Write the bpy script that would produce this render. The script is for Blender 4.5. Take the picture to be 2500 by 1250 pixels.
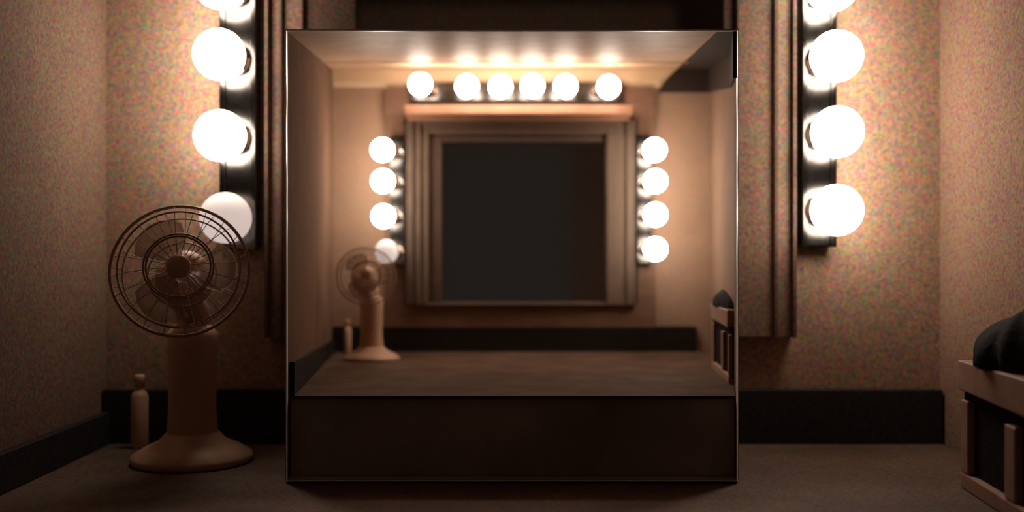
import bpy, bmesh, math, random
from mathutils import Vector, Matrix, Euler
PI = math.pi
random.seed(4)
for o in list(bpy.data.objects): bpy.data.objects.remove(o)
S = bpy.context.scene
C = S.collection

# ------------------------------------------------------------------ camera, world, exposure
EYE = 1.135                                   # camera height above the floor
F = 2500.0                                    # focal length in pixels of the 2500 wide frame
cd = bpy.data.cameras.new('camera'); cam = bpy.data.objects.new('camera', cd); C.objects.link(cam)
cam.location = (0, 0, EYE); cam.rotation_euler = (PI/2, 0, 0)
cd.sensor_width = 36; cd.lens = 36; cd.clip_start = .02
cd.dof.use_dof = True; cd.dof.focus_distance = 1.552; cd.dof.aperture_fstop = 1.4
S.camera = cam
W = bpy.data.worlds.new('dim_room'); S.world = W; W.use_nodes = True
bg = W.node_tree.nodes['Background']; bg.inputs[0].default_value = (1, .80, .72, 1); bg.inputs[1].default_value = .030
vs = S.view_settings; vs.view_transform = 'Standard'; vs.look = 'None'; vs.exposure = 0; vs.gamma = 1; vs.use_curve_mapping = False
LAMP = 16.5                                   # strength of the burning bulbs
SMALL_LAMP = 17.0

def X(px, d): return (px - 1250) * d / F
def Z(py, d): return EYE + (625 - py) * d / F

# ------------------------------------------------------------------ materials
def mat(name, col, rough=.7, metal=0, spec=.4, vary=.0, vscale=40, grain=.0, gscale=260, bump=0, bscale=60, coat=0, stretch=(1,1,1)):
    m = bpy.data.materials.new(name); m.use_nodes = True
    nt = m.node_tree; N = nt.nodes; L = nt.links
    b = N['Principled BSDF']
    b.inputs['Roughness'].default_value = rough; b.inputs['Metallic'].default_value = metal
    b.inputs['Specular IOR Level'].default_value = spec
    b.inputs['Coat Weight'].default_value = coat; b.inputs['Coat Roughness'].default_value = .25
    b.inputs['Base Color'].default_value = (*col, 1)
    tc = N.new('ShaderNodeTexCoord'); geo = N.new('ShaderNodeNewGeometry')
    out = None
    def noise(scale, vec, detail=2):
        n = N.new('ShaderNodeTexNoise'); n.inputs['Scale'].default_value = scale; n.inputs['Detail'].default_value = detail
        L.new(vec, n.inputs['Vector']); return n
    if vary or grain:
        mp = N.new('ShaderNodeMapping'); mp.inputs['Scale'].default_value = stretch
        L.new(geo.outputs['Position'], mp.inputs['Vector'])
        cur = None
        if vary:
            n = noise(vscale, mp.outputs[0], 3)
            r = N.new('ShaderNodeMapRange'); r.inputs['From Min'].default_value = .3; r.inputs['From Max'].default_value = .7
            r.inputs['To Min'].default_value = 1-vary; r.inputs['To Max'].default_value = 1+vary
            L.new(n.outputs['Fac'], r.inputs['Value'])
            mx = N.new('ShaderNodeVectorMath'); mx.operation = 'SCALE'; mx.inputs[0].default_value = col
            L.new(r.outputs[0], mx.inputs['Scale']); cur = mx.outputs[0]
        if grain:
            n = noise(gscale, geo.outputs['Position'], 1)
            a = N.new('ShaderNodeVectorMath'); a.operation = 'SUBTRACT'; a.inputs[1].default_value = (.5, .5, .5)
            L.new(n.outputs['Color'], a.inputs[0])
            s = N.new('ShaderNodeVectorMath'); s.operation = 'MULTIPLY_ADD'
            s.inputs[1].default_value = (grain,)*3; s.inputs[2].default_value = (1, 1, 1)
            L.new(a.outputs[0], s.inputs[0])
            mu = N.new('ShaderNodeVectorMath'); mu.operation = 'MULTIPLY'
            if cur: L.new(cur, mu.inputs[0])
            else: mu.inputs[0].default_value = col
            L.new(s.outputs[0], mu.inputs[1]); cur = mu.outputs[0]
        L.new(cur, b.inputs['Base Color'])
    if bump:
        n = noise(bscale, geo.outputs['Position'], 3)
        bp = N.new('ShaderNodeBump'); bp.inputs['Strength'].default_value = bump; bp.inputs['Distance'].default_value = .004
        L.new(n.outputs['Fac'], bp.inputs['Height']); L.new(bp.outputs[0], b.inputs['Normal'])
    return m

def glow(name, col, strength):
    m = bpy.data.materials.new(name); m.use_nodes = True
    b = m.node_tree.nodes['Principled BSDF']
    b.inputs['Base Color'].default_value = (.8, .75, .7, 1); b.inputs['Roughness'].default_value = .15
    b.inputs['Emission Color'].default_value = (*col, 1); b.inputs['Emission Strength'].default_value = strength
    return m

M = dict(
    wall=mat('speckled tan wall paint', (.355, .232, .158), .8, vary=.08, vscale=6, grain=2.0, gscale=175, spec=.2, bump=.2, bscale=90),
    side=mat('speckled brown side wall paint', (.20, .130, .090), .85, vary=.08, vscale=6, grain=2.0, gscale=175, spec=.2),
    ceil=mat('ceiling paint', (.30, .22, .17), .8, vary=.1, vscale=6),
    rear=mat('pale bounce wall paint', (.62, .45, .36), .85),
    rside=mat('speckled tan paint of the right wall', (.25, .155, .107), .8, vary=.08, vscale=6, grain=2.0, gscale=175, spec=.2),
    ledge=mat('orange timber ledge', (.40, .20, .12), .5, vary=.1, vscale=30),
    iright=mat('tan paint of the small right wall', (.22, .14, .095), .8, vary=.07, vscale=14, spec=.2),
    crown=mat('pale yellow timber strip', (.60, .42, .26), .5, vary=.05),
    floor=mat('dark boards', (.06, .04, .03), .7, vary=.3, vscale=8, stretch=(8, 1, 1)),
    counter=mat('worn brown laminate', (.125, .082, .058), .65, vary=.2, vscale=9, grain=2.0, gscale=175, spec=.25),
    splash=mat('near black splashback', (.030, .026, .026), .6, grain=2.4, gscale=170, spec=.15),
    frame=mat('brown painted mirror frame', (.20, .125, .085), .6, vary=.12, vscale=14, grain=2.0, gscale=175, spec=.3),
    lip=mat('dark brown mirror lip', (.10, .06, .042), .5, vary=.12, vscale=14, grain=2.4, gscale=170, spec=.3),
    glass=mat('dim mirror glass', (.55, .52, .50), .06, metal=1, grain=.8, gscale=150),
    plate=mat('tarnished chrome', (.11, .105, .10), .20, metal=1, vary=.25, vscale=60),
    socket=mat('polished chrome socket', (.75, .70, .66), .15, metal=1),
    lamp=glow('burning bulb glass', (1, .84, .70), LAMP),
    lamp_small=glow('burning small bulb glass', (1, .84, .70), SMALL_LAMP),
    dim=glow('failing bulb glass', (1, .83, .77), .58),
    shell=mat('box outer boards', (.05, .035, .03), .7),
    rim=mat('white enamel rim', (.92, .90, .87), .35, spec=.6),
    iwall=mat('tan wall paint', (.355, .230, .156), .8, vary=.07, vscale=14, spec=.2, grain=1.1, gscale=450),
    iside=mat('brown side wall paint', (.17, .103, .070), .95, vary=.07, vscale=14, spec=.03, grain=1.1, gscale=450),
    iceil=mat('glossy tan ceiling paint', (.62, .41, .26), .50, vary=.12, vscale=24, spec=.45),
    ishade=mat('painted shade board', (.045, .031, .025), .7, spec=.15),  # dark colour stands in for shade at the upper right
    casing=mat('orange brown timber', (.20, .112, .070), .55, vary=.14, vscale=20, stretch=(1, 4, 4), spec=.35),
    board=mat('orange brown lower board', (.26, .125, .066), .6, vary=.14, vscale=20, spec=.3),
    iframe=mat('taupe mirror frame', (.13, .087, .060), .55, vary=.15, vscale=22, stretch=(6, 1, 1), spec=.35),
    ilip=mat('brown inner lip', (.080, .048, .032), .5, vary=.12, vscale=20),
    iglass=mat('dark mirror glass', (.50, .47, .45), .08, metal=1),
    icounter=mat('brown counter laminate', (.105, .064, .044), .75, vary=.25, vscale=16, spec=.08),
    isplash=mat('black splash board', (.018, .015, .014), .6, spec=.15),
    ipanel=mat('dark brown cabinet board', (.42, .37, .355), .7, vary=.3, vscale=5, spec=.1),
    fan=mat('beige fan plastic', (.60, .39, .27), .45, vary=.05, vscale=30, spec=.35),
    wire=mat('grey brown fan wire', (.42, .28, .21), .5, spec=.4),
    blade=mat('brown fan blade', (.80, .68, .60), .5),
    pale=mat('pale dusty pink timber', (.36, .22, .17), .6, vary=.15, vscale=30),
    black=mat('matte black', (.012, .010, .010), .8, spec=.1, bump=.5, bscale=80),
)
# blades of the fan let some of the wall behind show through
_b = M['blade'].node_tree.nodes['Principled BSDF']; _b.inputs['Transmission Weight'].default_value = .92; _b.inputs['IOR'].default_value = 1.12; _b.inputs['Roughness'].default_value = .25

# ------------------------------------------------------------------ helpers
def bx(bm, x0, x1, y0, y1, z0, z1, bev=0):
    x0, x1 = sorted((x0, x1)); y0, y1 = sorted((y0, y1)); z0, z1 = sorted((z0, z1))
    hexa(bm, [(x0,y0,z0),(x1,y0,z0),(x1,y1,z0),(x0,y1,z0)], [(x0,y0,z1),(x1,y0,z1),(x1,y1,z1),(x0,y1,z1)], bev)
def hexa(bm, lo, hi, bev=0):
    t = bmesh.new()
    a = [t.verts.new(p) for p in lo]; b = [t.verts.new(p) for p in hi]
    t.faces.new(a[::-1]); t.faces.new(b)
    n = len(a)
    for i in range(n): t.faces.new((a[i], a[(i+1) % n], b[(i+1) % n], b[i]))
    bmesh.ops.recalc_face_normals(t, faces=t.faces)
    if bev: bmesh.ops.bevel(t, geom=list(t.edges), offset=bev, segments=3, affect='EDGES', profile=.6)
    join(bm, t)
def join(bm, t):
    me = bpy.data.meshes.new('tmp'); t.to_mesh(me); t.free(); bm.from_mesh(me); bpy.data.meshes.remove(me)
def lathe(bm, prof, mtx=Matrix(), n=32):
    """prof: list of (radius, height) turned about the local z axis"""
    t = bmesh.new(); rings = []
    for r, h in prof:
        if r < 1e-6: rings.append([t.verts.new((0, 0, h))])
        else: rings.append([t.verts.new((r*math.cos(2*PI*i/n), r*math.sin(2*PI*i/n), h)) for i in range(n)])
    for a, b in zip(rings, rings[1:]):
        for i in range(n):
            j = (i+1) % n
            if len(a) == 1 and len(b) == 1: continue
            if len(a) == 1: t.faces.new((a[0], b[i], b[j]))
            elif len(b) == 1: t.faces.new((a[i], a[j], b[0]))
            else: t.faces.new((a[i], a[j], b[j], b[i]))
    bmesh.ops.recalc_face_normals(t, faces=t.faces)
    bmesh.ops.transform(t, matrix=mtx, verts=t.verts)
    for f in t.faces: f.smooth = True
    join(bm, t)
def tube(bm, pts, r, n=10, closed=False):
    t = bmesh.new(); pts = [Vector(p) for p in pts]; rings = []
    m = len(pts); prev = None
    for i, p in enumerate(pts):
        if closed: d = pts[(i+1) % m] - pts[i-1]
        else: d = pts[min(i+1, m-1)] - pts[max(i-1, 0)]
        d.normalize()
        if prev is None:
            u = d.orthogonal().normalized()
        else:
            u = (prev - d * prev.dot(d)).normalized()
        prev = u; v = d.cross(u)
        rr = r[i] if isinstance(r, (list, tuple)) else r
        rings.append([t.verts.new(p + (u*math.cos(2*PI*k/n) + v*math.sin(2*PI*k/n))*rr) for k in range(n)])
    for a, b in (list(zip(rings, rings[1:])) + ([(rings[-1], rings[0])] if closed else [])):
        for k in range(n): t.faces.new((a[k], a[(k+1) % n], b[(k+1) % n], b[k]))
    if not closed: t.faces.new(rings[0]); t.faces.new(rings[-1])
    bmesh.ops.recalc_face_normals(t, faces=t.faces)
    for f in t.faces: f.smooth = True
    join(bm, t)
def obj(name, bm, m, parent=None):
    off = Vector((0, 0, 0)); p = parent
    while p: off += p.location; p = p.parent
    if parent: bmesh.ops.translate(bm, verts=bm.verts, vec=-off)
    me = bpy.data.meshes.new(name); bm.to_mesh(me); bm.free()
    me.materials.append(M[m] if isinstance(m, str) else m)
    o = bpy.data.objects.new(name, me); C.objects.link(o)
    if parent: o.parent = parent
    return o
def tag(o, label, cat, group=None):
    o['label'] = label; o['category'] = cat
    if group: o['group'] = group
    return o
def thing(name, label, cat, loc, group=None):
    o = bpy.data.objects.new(name, None); C.objects.link(o); o.location = loc; o.empty_display_size = .05
    return tag(o, label, cat, group)
def struct(name, bm, m, label=None, parent=None):
    o = obj(name, bm, m, parent)
    if not parent: o['kind'] = 'structure'
    if label: o['label'] = label
    return o
def one(*a, bev=0):
    bm = bmesh.new(); bx(bm, *a, bev=bev); return bm

# ------------------------------------------------------------------ the outer room
WY = 1.9                                     # the mirror wall stands 1.9 m from the camera
XL, XR = X(259, WY), .794
CZ = EYE - .345                              # counter height
bm = bmesh.new()
HX0, HX1, HZ0, HZ1 = -.40, .4195, CZ-.05, EYE+.405  # the opening the shadow box is let into
bx(bm, XL-.06, HX0, WY, WY+.05, 0, 2.35)
bx(bm, HX1, XR+.06, WY, WY+.05, 0, 2.35)
bx(bm, HX0, HX1, WY, WY+.05, 0, HZ0)
bx(bm, HX0, HX1, WY, WY+.05, HZ1, 2.35)
struct('wall_back', bm, 'wall', 'tan speckled wall behind the large bulbs')
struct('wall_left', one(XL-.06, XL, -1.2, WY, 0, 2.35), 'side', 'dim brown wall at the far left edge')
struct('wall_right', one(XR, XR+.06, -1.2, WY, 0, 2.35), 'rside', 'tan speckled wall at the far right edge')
struct('floor', one(XL-.06, XR+.06, -1.2, WY+.05, -.06, 0), 'floor', 'dark floor under the large counter')
struct('ceiling', one(XL-.06, XR+.06, -1.2, WY+.05, 2.35, 2.41), 'ceil', 'dim ceiling over the large dressing table')

bm = bmesh.new()                             # unseen doorway wall added for the mirrors to reflect, pale to bounce light
bx(bm, XL-.06, -.42, -1.26, -1.2, 0, 2.35); bx(bm, .33, XR+.06, -1.26, -1.2, 0, 2.35); bx(bm, -.42, .33, -1.26, -1.2, EYE+.62, 2.35)
struct('wall_front', bm, 'rear', 'added pale wall with an open doorway opposite the mirrors, bouncing light')

# ---- large counter
t = thing('vanity_counter', 'large brown dressing counter the fan and the white-rimmed box stand on', 'counter', (0, 1.5, 0))
obj('counter_top', one(XL+.002, XR-.002, 1.08, WY-.002, CZ-.04, CZ, bev=.004), 'counter', t)
spz = Z(948, WY)
o = obj('backsplash', one(XL+.002, XR-.004, WY-.024, WY-.002, CZ, spz, bev=.002), 'splash', t); o['label'] = 'near-black upstand along the wall'
bm = bmesh.new(); bx(bm, XL+.002, XL+.018, 1.10, WY-.026, CZ, Z(1005, WY-.02), bev=.002)
o = obj('side_splash', bm, 'splash', t); o['label'] = 'near-black upstand along the left wall'
for x in (XL+.03, XR-.06): obj('leg', one(x, x+.03, 1.12, WY-.03, 0, CZ-.04), 'shell', t)
obj('apron', one(XL+.06, XR-.06, 1.12, 1.14, CZ-.14, CZ-.04), 'shell', t)

# ---- large mirror on the wall, its middle hidden by the box
mf0, mf1 = X(650, 1.88), X(1940, 1.88)
t = thing('wall_mirror', 'large dark mirror in a brown frame between the two columns of big bulbs', 'mirror', (0, WY, Z(823, WY)))
top = Z(-217, 1.88); bot = Z(823, 1.88)
bm = bmesh.new()
bx(bm, mf0, X(742, 1.88), 1.872, WY-.001, bot, top, bev=.003)
bx(bm, X(1797, 1.88), mf1, 1.872, WY-.001, bot, top, bev=.003)
bx(bm, X(742, 1.88), X(1797, 1.88), 1.872, WY-.001, top-.06, top, bev=.003)
obj('frame', bm, 'frame', t)
for a, b, f in ((mf0+.001, mf0+.007, 1.862), (mf0+.026, mf0+.031, 1.866), (mf1-.007, mf1-.001, 1.862), (mf1-.040, mf1-.034, 1.866)):
    obj('edge_moulding', one(a, b, f, 1.8725, bot, top), 'lip', t)
gz = EYE + .409
obj('inner_lip', one(X(742, 1.88), X(868, 1.88), 1.878, WY-.001, gz, top-.06, bev=.002), 'lip', t)
obj('inner_lip', one(X(1766, 1.88), X(1797, 1.88), 1.878, WY-.001, gz, top-.06, bev=.002), 'lip', t)
obj('mirror_glass', one(X(868, 1.88), X(1766, 1.88), 1.884, WY-.001, gz, top-.06), 'glass', t)

# ------------------------------------------------------------------ bulb lights
def frame_to(axis):                          # rotation taking z to axis
    return Vector((0, 0, 1)).rotation_difference(Vector(axis).normalized()).to_matrix().to_4x4()
def bulb_light(label, plate, bulbs, r, lampmat, group, roots=None, screws=(), sc=1.0):
    """plate: (x0,x1,y0,y1,z0,z1); bulbs: list of (centre, on)"""
    x0, x1, y0, y1, z0, z1 = plate
    t = thing('vanity_light', label, 'light fixture', ((x0+x1)/2, y1, (z0+z1)/2), group)
    bm = bmesh.new(); bx(bm, x0, x1, y0, y1, z0, z1, bev=.004*sc)
    if (x1-x0) < (z1-z0):
        w = (x1-x0)*.16
        bx(bm, x0, x0+w, y0-.006*sc, y0+.002*sc, z0, z1, bev=.0015*sc); bx(bm, x1-w, x1, y0-.006*sc, y0+.002*sc, z0, z1, bev=.0015*sc)
    else:
        w = (z1-z0)*.16
        bx(bm, x0, x1, y0-.006*sc, y0+.002*sc, z0, z0+w, bev=.0015*sc); bx(bm, x0, x1, y0-.006*sc, y0+.002*sc, z1-w, z1, bev=.0015*sc)
    obj('mounting_plate', bm, 'plate', t)
    for i, (c, on) in enumerate(bulbs):
        c = Vector(c)
        if roots: root = Vector(roots[i])
        elif (x1-x0) < (z1-z0): root = Vector(((x0+x1)/2, y0, c.z))
        else: root = Vector((c.x*1.0, y0, (z0+z1)/2))
        ax = (c-root); L = ax.length; R3 = frame_to(ax)
        s = bmesh.new(); q = r
        lathe(s, [(0, 0), (q*.62, 0), (q*.64, q*.08), (q*.50, q*.16), (q*.42, q*.3), (q*.42, L-q*1.32), (q*.46, L-q*1.26), (q*.46, L-q*1.2), (q*.36, L-q*1.2), (q*.36, L-q*1.5), (0, L-q*1.5)], Matrix.Translation(root) @ R3, 24)
        so = obj('socket', s, 'socket', t)
        b = bmesh.new()
        prof = [(0, -q*1.45), (q*.30, -q*1.45), (q*.31, -q*1.2)]
        a0 = math.radians(205)
        for k in range(0, 21):
            a = math.radians(158) * (1 - k/20)
            prof.append((q*math.sin(a), q*math.cos(a)))
        prof[-1] = (0, q)
        lathe(b, prof, Matrix.Translation(c) @ R3, 32)
        bo = obj('bulb', b, lampmat if on else 'dim', t)
        if not on: bo['label'] = 'bulb glowing only faintly'
    return t

BD = 1.815
def col(pxs, pys, d, offs): return [((X(a, d), d, Z(b, d)), o) for a, b, o in zip(pxs, pys, offs)]
px0 = X(588, 1.88)
bulb_light('large bulb column on the left, its lowest bulb nearly out above the fan',
           (px0-.033, px0+.033, 1.862, WY-.001, Z(610, 1.88), Z(-120, 1.88)),
           col((536, 535, 537, 551), (-40, 133, 331, 532), BD, (1, 1, 1, 0)), .0455, 'lamp', 'large bulb lights beside the big mirror')
px1 = X(1992, 1.88)
bulb_light('large bulb column right of the white-rimmed box with every bulb burning',
           (px1-.031, px1+.031, 1.862, WY-.001, Z(604, 1.88), Z(-120, 1.88)),
           col((2031, 2042, 2044, 2043), (-34, 137, 322, 513), BD, (1, 1, 1, 1)), .0455, 'lamp', 'large bulb lights beside the big mirror')

# ------------------------------------------------------------------ the white-rimmed box let into the wall, a small lit dressing room inside
FY = 1.552; BY = 2.25                        # rim and back wall of the small room
h = .3427
zb, zt = EYE-h, EYE+h
TB = Z(170, BY)                              # where the small ceiling meets its back wall
XBL = X(812, BY); XBR = X(1735, BY)
e = .004
rb = bmesh.new(); w = .0015; dp = .007
def rimbar(a, b, c, d):                      # outer front edge chamfered so it catches the bulbs beside it
    hexa(rb, a, b)
hx = h
outer = [(-hx, -hx), (hx, -hx), (hx, hx), (-hx, hx)]
inn = hx - w
for i in range(4):
    (x0, z0), (x1, z1) = outer[i], outer[(i+1) % 4]
    k = inn/hx
    c2 = (inn+.0031)/hx
    v = lambda x, y, z: (x, y, z+EYE)
    rb_lo = [v(x0*k, FY-.001, z0*k), v(x0*(k+.0006), FY-.001, z0*(k+.0006)), v(x0*c2, FY+dp, z0*c2), v(x0*k, FY+dp, z0*k)]
    rb_hi = [v(x1*k, FY-.001, z1*k), v(x1*(k+.0006), FY-.001, z1*(k+.0006)), v(x1*c2, FY+dp, z1*c2), v(x1*k, FY+dp, z1*k)]
    hexa(rb, rb_lo, rb_hi)
struct('trim_1', rb, 'rim', 'thin white square rim around the small dressing room')

ins = hx - w                                  # inner half width at the rim
y0 = FY + dp
yk = 1.92; xk = .2206*yk - .010               # the right wall flares, then runs to the back
# left wall
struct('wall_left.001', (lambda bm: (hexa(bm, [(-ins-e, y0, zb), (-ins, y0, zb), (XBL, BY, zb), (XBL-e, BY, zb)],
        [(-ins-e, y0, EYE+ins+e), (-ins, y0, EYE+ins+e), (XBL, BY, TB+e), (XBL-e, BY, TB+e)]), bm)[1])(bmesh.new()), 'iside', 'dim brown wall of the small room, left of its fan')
bm = bmesh.new()
tz = lambda y: EYE+ins + (TB-EYE-ins)*(y-y0)/(BY-y0)
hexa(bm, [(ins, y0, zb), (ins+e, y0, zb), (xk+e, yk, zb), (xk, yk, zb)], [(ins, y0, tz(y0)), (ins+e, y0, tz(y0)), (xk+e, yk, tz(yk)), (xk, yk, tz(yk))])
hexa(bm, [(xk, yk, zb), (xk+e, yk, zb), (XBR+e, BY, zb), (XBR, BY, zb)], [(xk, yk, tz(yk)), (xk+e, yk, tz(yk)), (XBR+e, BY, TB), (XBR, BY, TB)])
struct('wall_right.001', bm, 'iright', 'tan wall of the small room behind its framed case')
struct('wall_back.001', one(XBL-e, XBR+e, BY, BY+.012, zb, TB+e), 'iwall', 'tan wall of the small room around its mirror')
# ceiling: glossy panel, and right of its straight edge a dark board whose colour paints the shade
def cx(px, py, t_):                           # a point on the small ceiling plane seen at px,py
    return None
EXB = X(1650, BY)                             # panel edge at the back wall
yf = y0
# edge at the front: stays parallel to the way the room runs
EXF = (1750-1250)/F*yf
bm = bmesh.new()
hexa(bm, [(-ins-e, yf, tz(yf)), (EXF, yf, tz(yf)), (EXB, BY, TB), (XBL-e, BY, TB)], [(-ins-e, yf, tz(yf)+e), (EXF, yf, tz(yf)+e), (EXB, BY, TB+e), (XBL-e, BY, TB+e)])
bx(bm, XBL+.01, EXB-.004, 2.06, 2.066, tz(2.06)-.0015, tz(2.06)+.002)
struct('ceiling.001', bm, 'iceil', 'glossy tan ceiling of the small room with bulb reflections')
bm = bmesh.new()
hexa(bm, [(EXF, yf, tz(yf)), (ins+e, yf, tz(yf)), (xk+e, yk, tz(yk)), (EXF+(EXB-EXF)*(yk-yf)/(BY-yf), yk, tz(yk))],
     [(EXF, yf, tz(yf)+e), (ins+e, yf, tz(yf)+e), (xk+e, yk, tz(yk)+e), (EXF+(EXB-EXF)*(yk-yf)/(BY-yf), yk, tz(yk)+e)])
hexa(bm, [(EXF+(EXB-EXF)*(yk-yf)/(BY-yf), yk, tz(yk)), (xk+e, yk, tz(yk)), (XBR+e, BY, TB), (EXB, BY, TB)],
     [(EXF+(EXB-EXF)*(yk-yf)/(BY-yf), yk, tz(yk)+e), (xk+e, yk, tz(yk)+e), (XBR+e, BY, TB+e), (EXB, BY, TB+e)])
# the painted shade turns down the back and side wall as a deep band
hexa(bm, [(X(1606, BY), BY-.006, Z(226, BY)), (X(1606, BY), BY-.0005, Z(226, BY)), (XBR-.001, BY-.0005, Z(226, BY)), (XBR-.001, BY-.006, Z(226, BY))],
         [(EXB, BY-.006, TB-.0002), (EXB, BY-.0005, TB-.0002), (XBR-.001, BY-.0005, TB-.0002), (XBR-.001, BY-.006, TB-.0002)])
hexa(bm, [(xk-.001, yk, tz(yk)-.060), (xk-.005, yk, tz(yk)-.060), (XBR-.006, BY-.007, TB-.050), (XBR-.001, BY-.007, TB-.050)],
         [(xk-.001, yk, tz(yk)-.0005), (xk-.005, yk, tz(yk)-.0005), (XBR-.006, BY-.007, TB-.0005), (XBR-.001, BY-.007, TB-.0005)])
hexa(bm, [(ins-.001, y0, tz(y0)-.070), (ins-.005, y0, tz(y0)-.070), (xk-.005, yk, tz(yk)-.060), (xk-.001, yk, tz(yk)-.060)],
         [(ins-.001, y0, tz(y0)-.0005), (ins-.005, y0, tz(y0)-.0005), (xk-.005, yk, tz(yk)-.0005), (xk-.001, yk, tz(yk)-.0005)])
struct('ceiling.002', bm, 'ishade', 'dark board painted as shade in the upper right of the small room')
struct('floor.001', one(-ins, ins, y0, BY, zb+w, zb+w+.002), 'ipanel', 'dark floor under the small counter')
# crown strip where ceiling meets back wall
bm = bmesh.new()
za, zc = Z(214, BY), TB
hexa(bm, [(XBL+.002, BY-.001, za), (XBL+.002, BY-.012, za+.012), (XBL+.002, BY-.016, zc-.002), (XBL+.002, BY-.001, zc-.001)],
         [(EXB-.037, BY-.001, za), (EXB-.037, BY-.012, za+.012), (EXB-.002, BY-.016, zc-.002), (EXB-.002, BY-.001, zc-.001)])
struct('trim_2', bm, 'crown', 'timber strip above the row of small bulbs')

# small counter
kz = EYE-.2148; kf = 1.572
t = thing('vanity_counter', 'small brown counter inside the white rim under the small mirror', 'counter', (0, 1.9, zb+.004))
bm = bmesh.new()
def wr(y): return ins+(xk-ins)*(y-y0)/(yk-y0) if y < yk else xk+(XBR-xk)*(y-yk)/(BY-yk)
def wl(y): return -ins+(XBL+ins)*(y-y0)/(BY-y0)
g = .001
BK = BY-.002
slab = [(wl(kf)+g, kf), (wr(kf)-g, kf), (wr(yk)-g, yk), (wr(BK)-g, BK), (wl(BK)+g, BK)]
rise = .006
hexa(bm, [(x, y, kz-.005) for x, y in slab], [(x, y, kz+rise*max(0, (y-1.95)/(BK-1.95))) for x, y in slab])
obj('counter_top', bm, 'icounter', t)
o = obj('backsplash', one(XBL+.003, X(1700, BY-.01), BY-.014, BK, kz+rise-.001, Z(797, BY-.01), bev=.002), 'isplash', t)
o['label'] = 'black upstand behind the small counter'
bm = bmesh.new()
hexa(bm, [(wl(kf)+g, kf, kz), (wl(kf)+.008, kf, kz), (wl(BY-.015)+.008, BY-.015, kz), (wl(BY-.015)+g, BY-.015, kz)],
         [(wl(kf)+g, kf, Z(880, 1.6)), (wl(kf)+.008, kf, Z(880, 1.6)), (wl(BY-.015)+.008, BY-.015, Z(828, BY)), (wl(BY-.015)+g, BY-.015, Z(828, BY))])
obj('side_splash', bm, 'isplash', t)
obj('cabinet_front', one(wl(kf)+g, wr(kf)-g, kf+.006, kf+.016, zb+.0042, kz-.005), 'ipanel', t)

# timber casing around the small mirror, on the wall
t = thing('wall_mirror', 'small dark mirror in a stepped brown frame inside the white rim', 'mirror', (0, BY, Z(748, BY)))
def ring(bm, p0, p1, q0, q1, P0, P1, Q0, Q1, ya, yb, bev=.0015):
    """outer px p0..p1 x q0..q1, inner P0..P1 x Q0..Q1, at the distance of its face ya"""
    d = ya
    bx(bm, X(p0, d), X(P0, d), ya, yb, Z(q0, d), Z(q1, d), bev=bev); bx(bm, X(P1, d), X(p1, d), ya, yb, Z(q0, d), Z(q1, d), bev=bev)
    bx(bm, X(P0, d), X(P1, d), ya, yb, Z(q0, d), Z(Q0, d), bev=bev)
    if Q1 < q1: bx(bm, X(P0, d), X(P1, d), ya, yb, Z(Q1, d), Z(q1, d), bev=bev)
bm = bmesh.new()
ring(bm, 938, 1600, 218, 800, 986, 1556, 290, 800, 2.236, BY-.001)
bx(bm, X(986, 2.236), X(1556, 2.236), 2.236, BY-.001, Z(800, 2.236), Z(745, 2.236), bev=.0015)
o = obj('timber_surround', bm, 'casing', t)
bm = bmesh.new()
ring(bm, 990, 1552, 293, 745, 1046, 1482, 326, 741, 2.224, BY-.001)
bx(bm, X(1004, 2.22), X(1008, 2.22), 2.218, 2.226, Z(742, 2.22), Z(300, 2.22)); bx(bm, X(1020, 2.22), X(1026, 2.22), 2.218, 2.226, Z(742, 2.22), Z(310, 2.22))
bx(bm, X(1530, 2.22), X(1536, 2.22), 2.218, 2.226, Z(742, 2.22), Z(300, 2.22))
obj('frame', bm, 'iframe', t)
bm = bmesh.new()
ring(bm, 1046, 1482, 326, 741, 1078, 1478, 346, 737, 2.234, BY-.001)
obj('inner_lip', bm, 'ilip', t)
obj('mirror_glass', one(X(1078, 2.24), X(1478, 2.24), 2.241, BY-.001, Z(737, 2.24), Z(346, 2.24)), 'iglass', t)
bm = bmesh.new()
bx(bm, X(990, 2.2), X(1542, 2.2), 2.176, 2.236, Z(280, 2.19), Z(259, 2.19), bev=.002)
bx(bm, X(994, 2.2), X(1538, 2.2), 2.208, 2.236, Z(291, 2.2), Z(282, 2.2), bev=.001)
o = obj('head_ledge', bm, 'ledge', t); o['label'] = 'brightly lit orange ledge over the mirror'

# small bulb lights
gp = 'small bulb lights around the small mirror'
d = 2.15
px = X(969, 2.22)
bulb_light('small bulb column left of the small mirror, its lowest bulb nearly out', (px-.014, px+.014, 2.216, 2.2355, Z(646, 2.22), Z(334, 2.22)),
           col((934, 935, 936, 944), (366, 442, 528, 614), d, (1, 1, 1, 0)), .0247, 'lamp_small', gp, sc=.5)
px = X(1573, 2.22)
bulb_light('small bulb column right of the small mirror with all four bulbs burning', (px-.015, px+.015, 2.216, 2.2355, Z(646, 2.22), Z(334, 2.22)),
           col((1598, 1600, 1600, 1600), (366, 442, 524, 608), d, (1, 1, 1, 1)), .0247, 'lamp_small', gp, sc=.5)
d = 2.135
xs = (1026, 1140, 1222, 1300, 1381, 1486)
rt = [(X(a, 2.216), 2.216, Z(222, 2.216)) for a in (1052, 1146, 1224, 1298, 1376, 1462)]
bulb_light('horizontal row of six small bulbs burning above the small mirror', (X(1002, 2.22), X(1520, 2.22), 2.216, 2.2355, Z(246, 2.22), Z(202, 2.22)),
           col(xs, (206, 211, 212, 210, 211, 212), d, (1,)*6),   .0244, 'lamp_small', gp, roots=rt, sc=.5)

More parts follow.
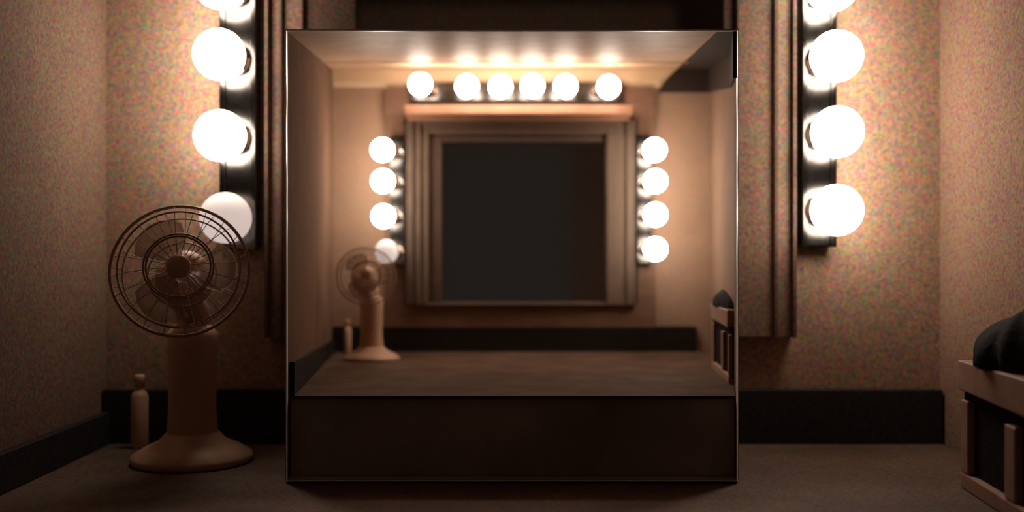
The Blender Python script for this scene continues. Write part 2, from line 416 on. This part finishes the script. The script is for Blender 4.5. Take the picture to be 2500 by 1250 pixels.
# ------------------------------------------------------------------ desk fans
def fan(label, base, s, head, R, yaw, pitch):
    """base: point on the counter, s: size, head: centre of the guard, R: guard radius"""
    base = Vector(base); head = Vector(head)
    t = thing('desk_fan', label, 'fan', base)
    bm = bmesh.new()
    lathe(bm, [(0, 0), (s*.97, 0), (s, s*.06), (s*.98, s*.13), (s*.80, s*.24), (s*.55, s*.36), (s*.42, s*.50), (0, s*.50)], Matrix.Translation(base), 48)
    o = obj('base', bm, 'fan', t)
    bm = bmesh.new()
    lathe(bm, [(s*.42, s*.48), (s*.385, s*.9), (s*.40, s*1.9), (s*.42, s*2.15), (s*.30, s*2.28), (0, s*2.28)], Matrix.Translation(base), 32)
    obj('column', bm, 'fan', t)
    ax = Euler((pitch, 0, yaw)).to_matrix() @ Vector((0, -1, 0))   # the way the fan blows
    R4 = Matrix.Translation(head) @ frame_to(ax)
    bm = bmesh.new()
    p = [base + Vector((0, 0, s*2.1)), base + Vector((0, s*.10, s*2.5)), head - ax*s*.65 - Vector((0, 0, s*.3)), head - ax*s*.65]
    tube(bm, p, [s*.30, s*.26, s*.24, s*.20], 16)
    obj('neck', bm, 'fan', t)
    bm = bmesh.new()
    lathe(bm, [(0, -s*1.0), (s*.25, -s*.98), (s*.40, -s*.88), (s*.46, -s*.7), (s*.44, -s*.45), (s*.30, -s*.38), (0, -s*.38)], R4, 32)
    obj('motor_housing', bm, 'fan', t)
    g = R*.0
    bm = bmesh.new()
    def circ(r, zz, n=64): return [R4 @ Vector((r*math.cos(2*PI*i/n), r*math.sin(2*PI*i/n), zz)) for i in range(n)]
    tube(bm, circ(R, 0), R*.026, 8, True)
    for r, zz in ((.88, .13), (.50, .25), (.46, .255)): tube(bm, circ(R*r, R*zz), R*.016, 6, True)
    for i in range(20):
        a = 2*PI*i/20; c_, s_ = math.cos(a), math.sin(a)
        tube(bm, [R4 @ Vector((R*q*c_, R*q*s_, R*zz)) for q, zz in ((.18, .28), (.5, .25), (.8, .17), (.95, .07), (1, 0))], R*.006, 5)
    obj('front_guard', bm, 'wire', t)
    bm = bmesh.new()
    for r, zz in ((.85, -.16), (.5, -.27)): tube(bm, circ(R*r, R*zz), R*.014, 6, True)
    for i in range(20):
        a = 2*PI*(i+.5)/20; c_, s_ = math.cos(a), math.sin(a)
        tube(bm, [R4 @ Vector((R*q*c_, R*q*s_, R*zz)) for q, zz in ((.25, -.3), (.5, -.27), (.85, -.16), (1, 0))], R*.006, 5)
    obj('rear_guard', bm, 'wire', t)
    bm = bmesh.new(); lathe(bm, [(0, R*.33), (R*.12, R*.325), (R*.17, R*.30), (R*.18, R*.26), (0, R*.26)], R4, 32)
    o = obj('badge', bm, 'fan', t)
    bm = bmesh.new(); lathe(bm, [(0, R*.14), (R*.12, R*.12), (R*.16, R*.02), (R*.16, -R*.14), (0, -R*.14)], R4, 24)
    hub = obj('hub', bm, 'blade', t)
    for k in range(3):
        bm = bmesh.new(); gr = []
        for i in range(7):
            q = .14 + .70*i/6
            row = []
            for j in range(7):
                w = (j/6-.5)
                ang = 2*PI*k/3 + w*(1.25 if q > .3 else .9) + .35*q
                rr = q*(1-.16*(2*w)**2*(i/6))
                row.append(bm.verts.new(R4 @ Vector((R*rr*math.cos(ang), R*rr*math.sin(ang), -R*.14*w*1.4))))
            gr.append(row)
        for i in range(6):
            for j in range(6): bm.faces.new((gr[i][j], gr[i+1][j], gr[i+1][j+1], gr[i][j+1]))
        ex = bmesh.ops.solidify(bm, geom=list(bm.faces), thickness=R*.015)
        for f in bm.faces: f.smooth = True
        obj('blade', bm, 'blade', t)
    return t
fb = 1.72
fan('large beige desk fan on the counter at the lower left, left of the white rim', (X(470, fb), fb, CZ+.0006), .100, (X(440, 1.60), 1.60, Z(660, 1.60)), .1040, math.radians(12), math.radians(-14))
fb = 2.085
fan('small beige desk fan inside the white rim, left of the small mirror', (X(907, fb), fb, kz+.0027), .0575, (X(894, 1.98), 1.98, Z(674, 1.98)), .0570, math.radians(12), math.radians(-14))

# slim pale bottles behind the fans
def bottle(label, x, y, z, r, hh, grp):
    t = thing('bottle', label, 'bottle', (x, y, z), grp)
    bm = bmesh.new(); lathe(bm, [(0, 0), (r*.92, 0), (r, hh*.03), (r, hh*.70), (r*.8, hh*.76), (r*.45, hh*.80), (r*.45, hh*.84), (0, hh*.84)], Matrix.Translation((x, y, z)), 24)
    obj('body', bm, 'fan', t)
    bm = bmesh.new(); lathe(bm, [(0, hh*.84), (r*.6, hh*.84), (r*.6, hh*.98), (r*.5, hh), (0, hh)], Matrix.Translation((x, y, z)), 24)
    obj('cap', bm, 'fan', t)
bottle('large slim tan bottle between the left wall and the large fan', X(341, 1.84), 1.84, CZ, .0150, .132, None)
bottle('small slim tan bottle between the small fan and its left wall', X(849, 2.21), 2.21, kz+.0052, .0080, .072, None)

# ------------------------------------------------------------------ framed cases at the right with something dark lying on top
def case(label, A, B, z0, ht, thick, lid0, lid1, bar):
    """left face runs from A (far) to B (near)"""
    A = Vector((*A, 0)); B = Vector((*B, 0)); u = (B-A); L = u.length; u.normalize(); n = Vector((-u.y, u.x, 0))   # n points right
    if n.x < 0: n = -n
    t = thing('framed_case', label, 'case', (A.x, A.y, z0))
    def P(a, b, z): v = A + u*a + n*b; return (v.x, v.y, z)
    def blk(bm, a0, a1, b0, b1, c0, c1, bev=0): hexa(bm, [P(a0,b0,c0), P(a1,b0,c0), P(a1,b1,c0), P(a0,b1,c0)], [P(a0,b0,c1), P(a1,b0,c1), P(a1,b1,c1), P(a0,b1,c1)], bev)
    bv = bar*.12
    bm = bmesh.new()
    blk(bm, 0, L, 0, bar*.5, z0, z0+bar*.8, bv)
    blk(bm, 0, bar, 0, bar*.5, z0+bar*.8, z0+ht, bv)
    m = L*.58
    blk(bm, m, m+bar*1.2, 0, bar*.5, z0+bar*.8, z0+ht-bar*.3, bv)
    blk(bm, L-bar*.6, L, 0, bar*.5, z0+bar*.8, z0+ht-bar*.3, bv)
    blk(bm, 0, bar*.5, bar*.5, thick, z0, z0+ht, bv)
    obj('frame', bm, 'pale', t)
    bm = bmesh.new(); blk(bm, bar*.5, L, bar*.34, bar*.5+.0005, z0+bar*.5, z0+ht); blk(bm, bar*.5, L, bar*.5, thick, z0+.001, z0+ht)
    o = obj('side_panel', bm, 'black', t); o['label'] = 'dark panel set in the pale frame'
    bm = bmesh.new(); hexa(bm, [P(-.002, -bar*.12, z0+lid0), P(L, -bar*.12, z0+lid0-(lid1-lid0)*.1), P(L, thick, z0+lid0), P(-.002, thick, z0+lid0)],
                            [P(-.002, -bar*.12, z0+lid1), P(L, -bar*.12, z0+lid1), P(L, thick, z0+lid1), P(-.002, thick, z0+lid1)], bv)
    obj('lid', bm, 'pale', t)
    bm = bmesh.new(); blk(bm, bar*.1, L-.001, bar*.15, thick-.001, z0+ht, z0+lid0)
    obj('hinge_gap', bm, 'black', t)
    return t
def cloth_lump(name, label, c, sx, sy, sz, rest):
    bm = bmesh.new(); bmesh.ops.create_uvsphere(bm, u_segments=40, v_segments=24, radius=1)
    for v in bm.verts:
        p = v.co.copy()
        a = math.atan2(p.y, p.x)
        f = 1 + .09*math.sin(3*a+1) + .05*math.sin(7*a+p.z*4) + .04*math.sin(11*a)
        q = Vector((p.x*f, p.y*f, max(p.z, -.25)))
        if q.z > 0: q.z = q.z**1.25 * (1 + .10*math.sin(2*a))
        v.co = Vector((c[0]+q.x*sx, c[1]+q.y*sy, rest+(q.z+.25)*sz))
    for f in bm.faces: f.smooth = True
    return tag(obj(name, bm, 'black'), label, 'cloth')
case('large pale-framed case with dark side panel on the counter at the far right', (X(2345, 1.527), 1.527), (.640, 1.235), CZ, .132, .115, .146, .190, .030)
cloth_lump('folded_cloth', 'dark bundled cloth on top of the large case at the right edge', (.712, 1.40), .068, .085, .066, CZ+.1885)
case('small pale-framed case with dark side panel inside the rim, by its right wall', (X(1738, 1.95), 1.95), (.3625, 1.715), kz, .088, .0125, .097, .124, .018)
cloth_lump('folded_cloth', 'small dark bundle on top of the small case inside the white rim', (.3778, 1.832),   .0085, .080, .024, kz+.1232)
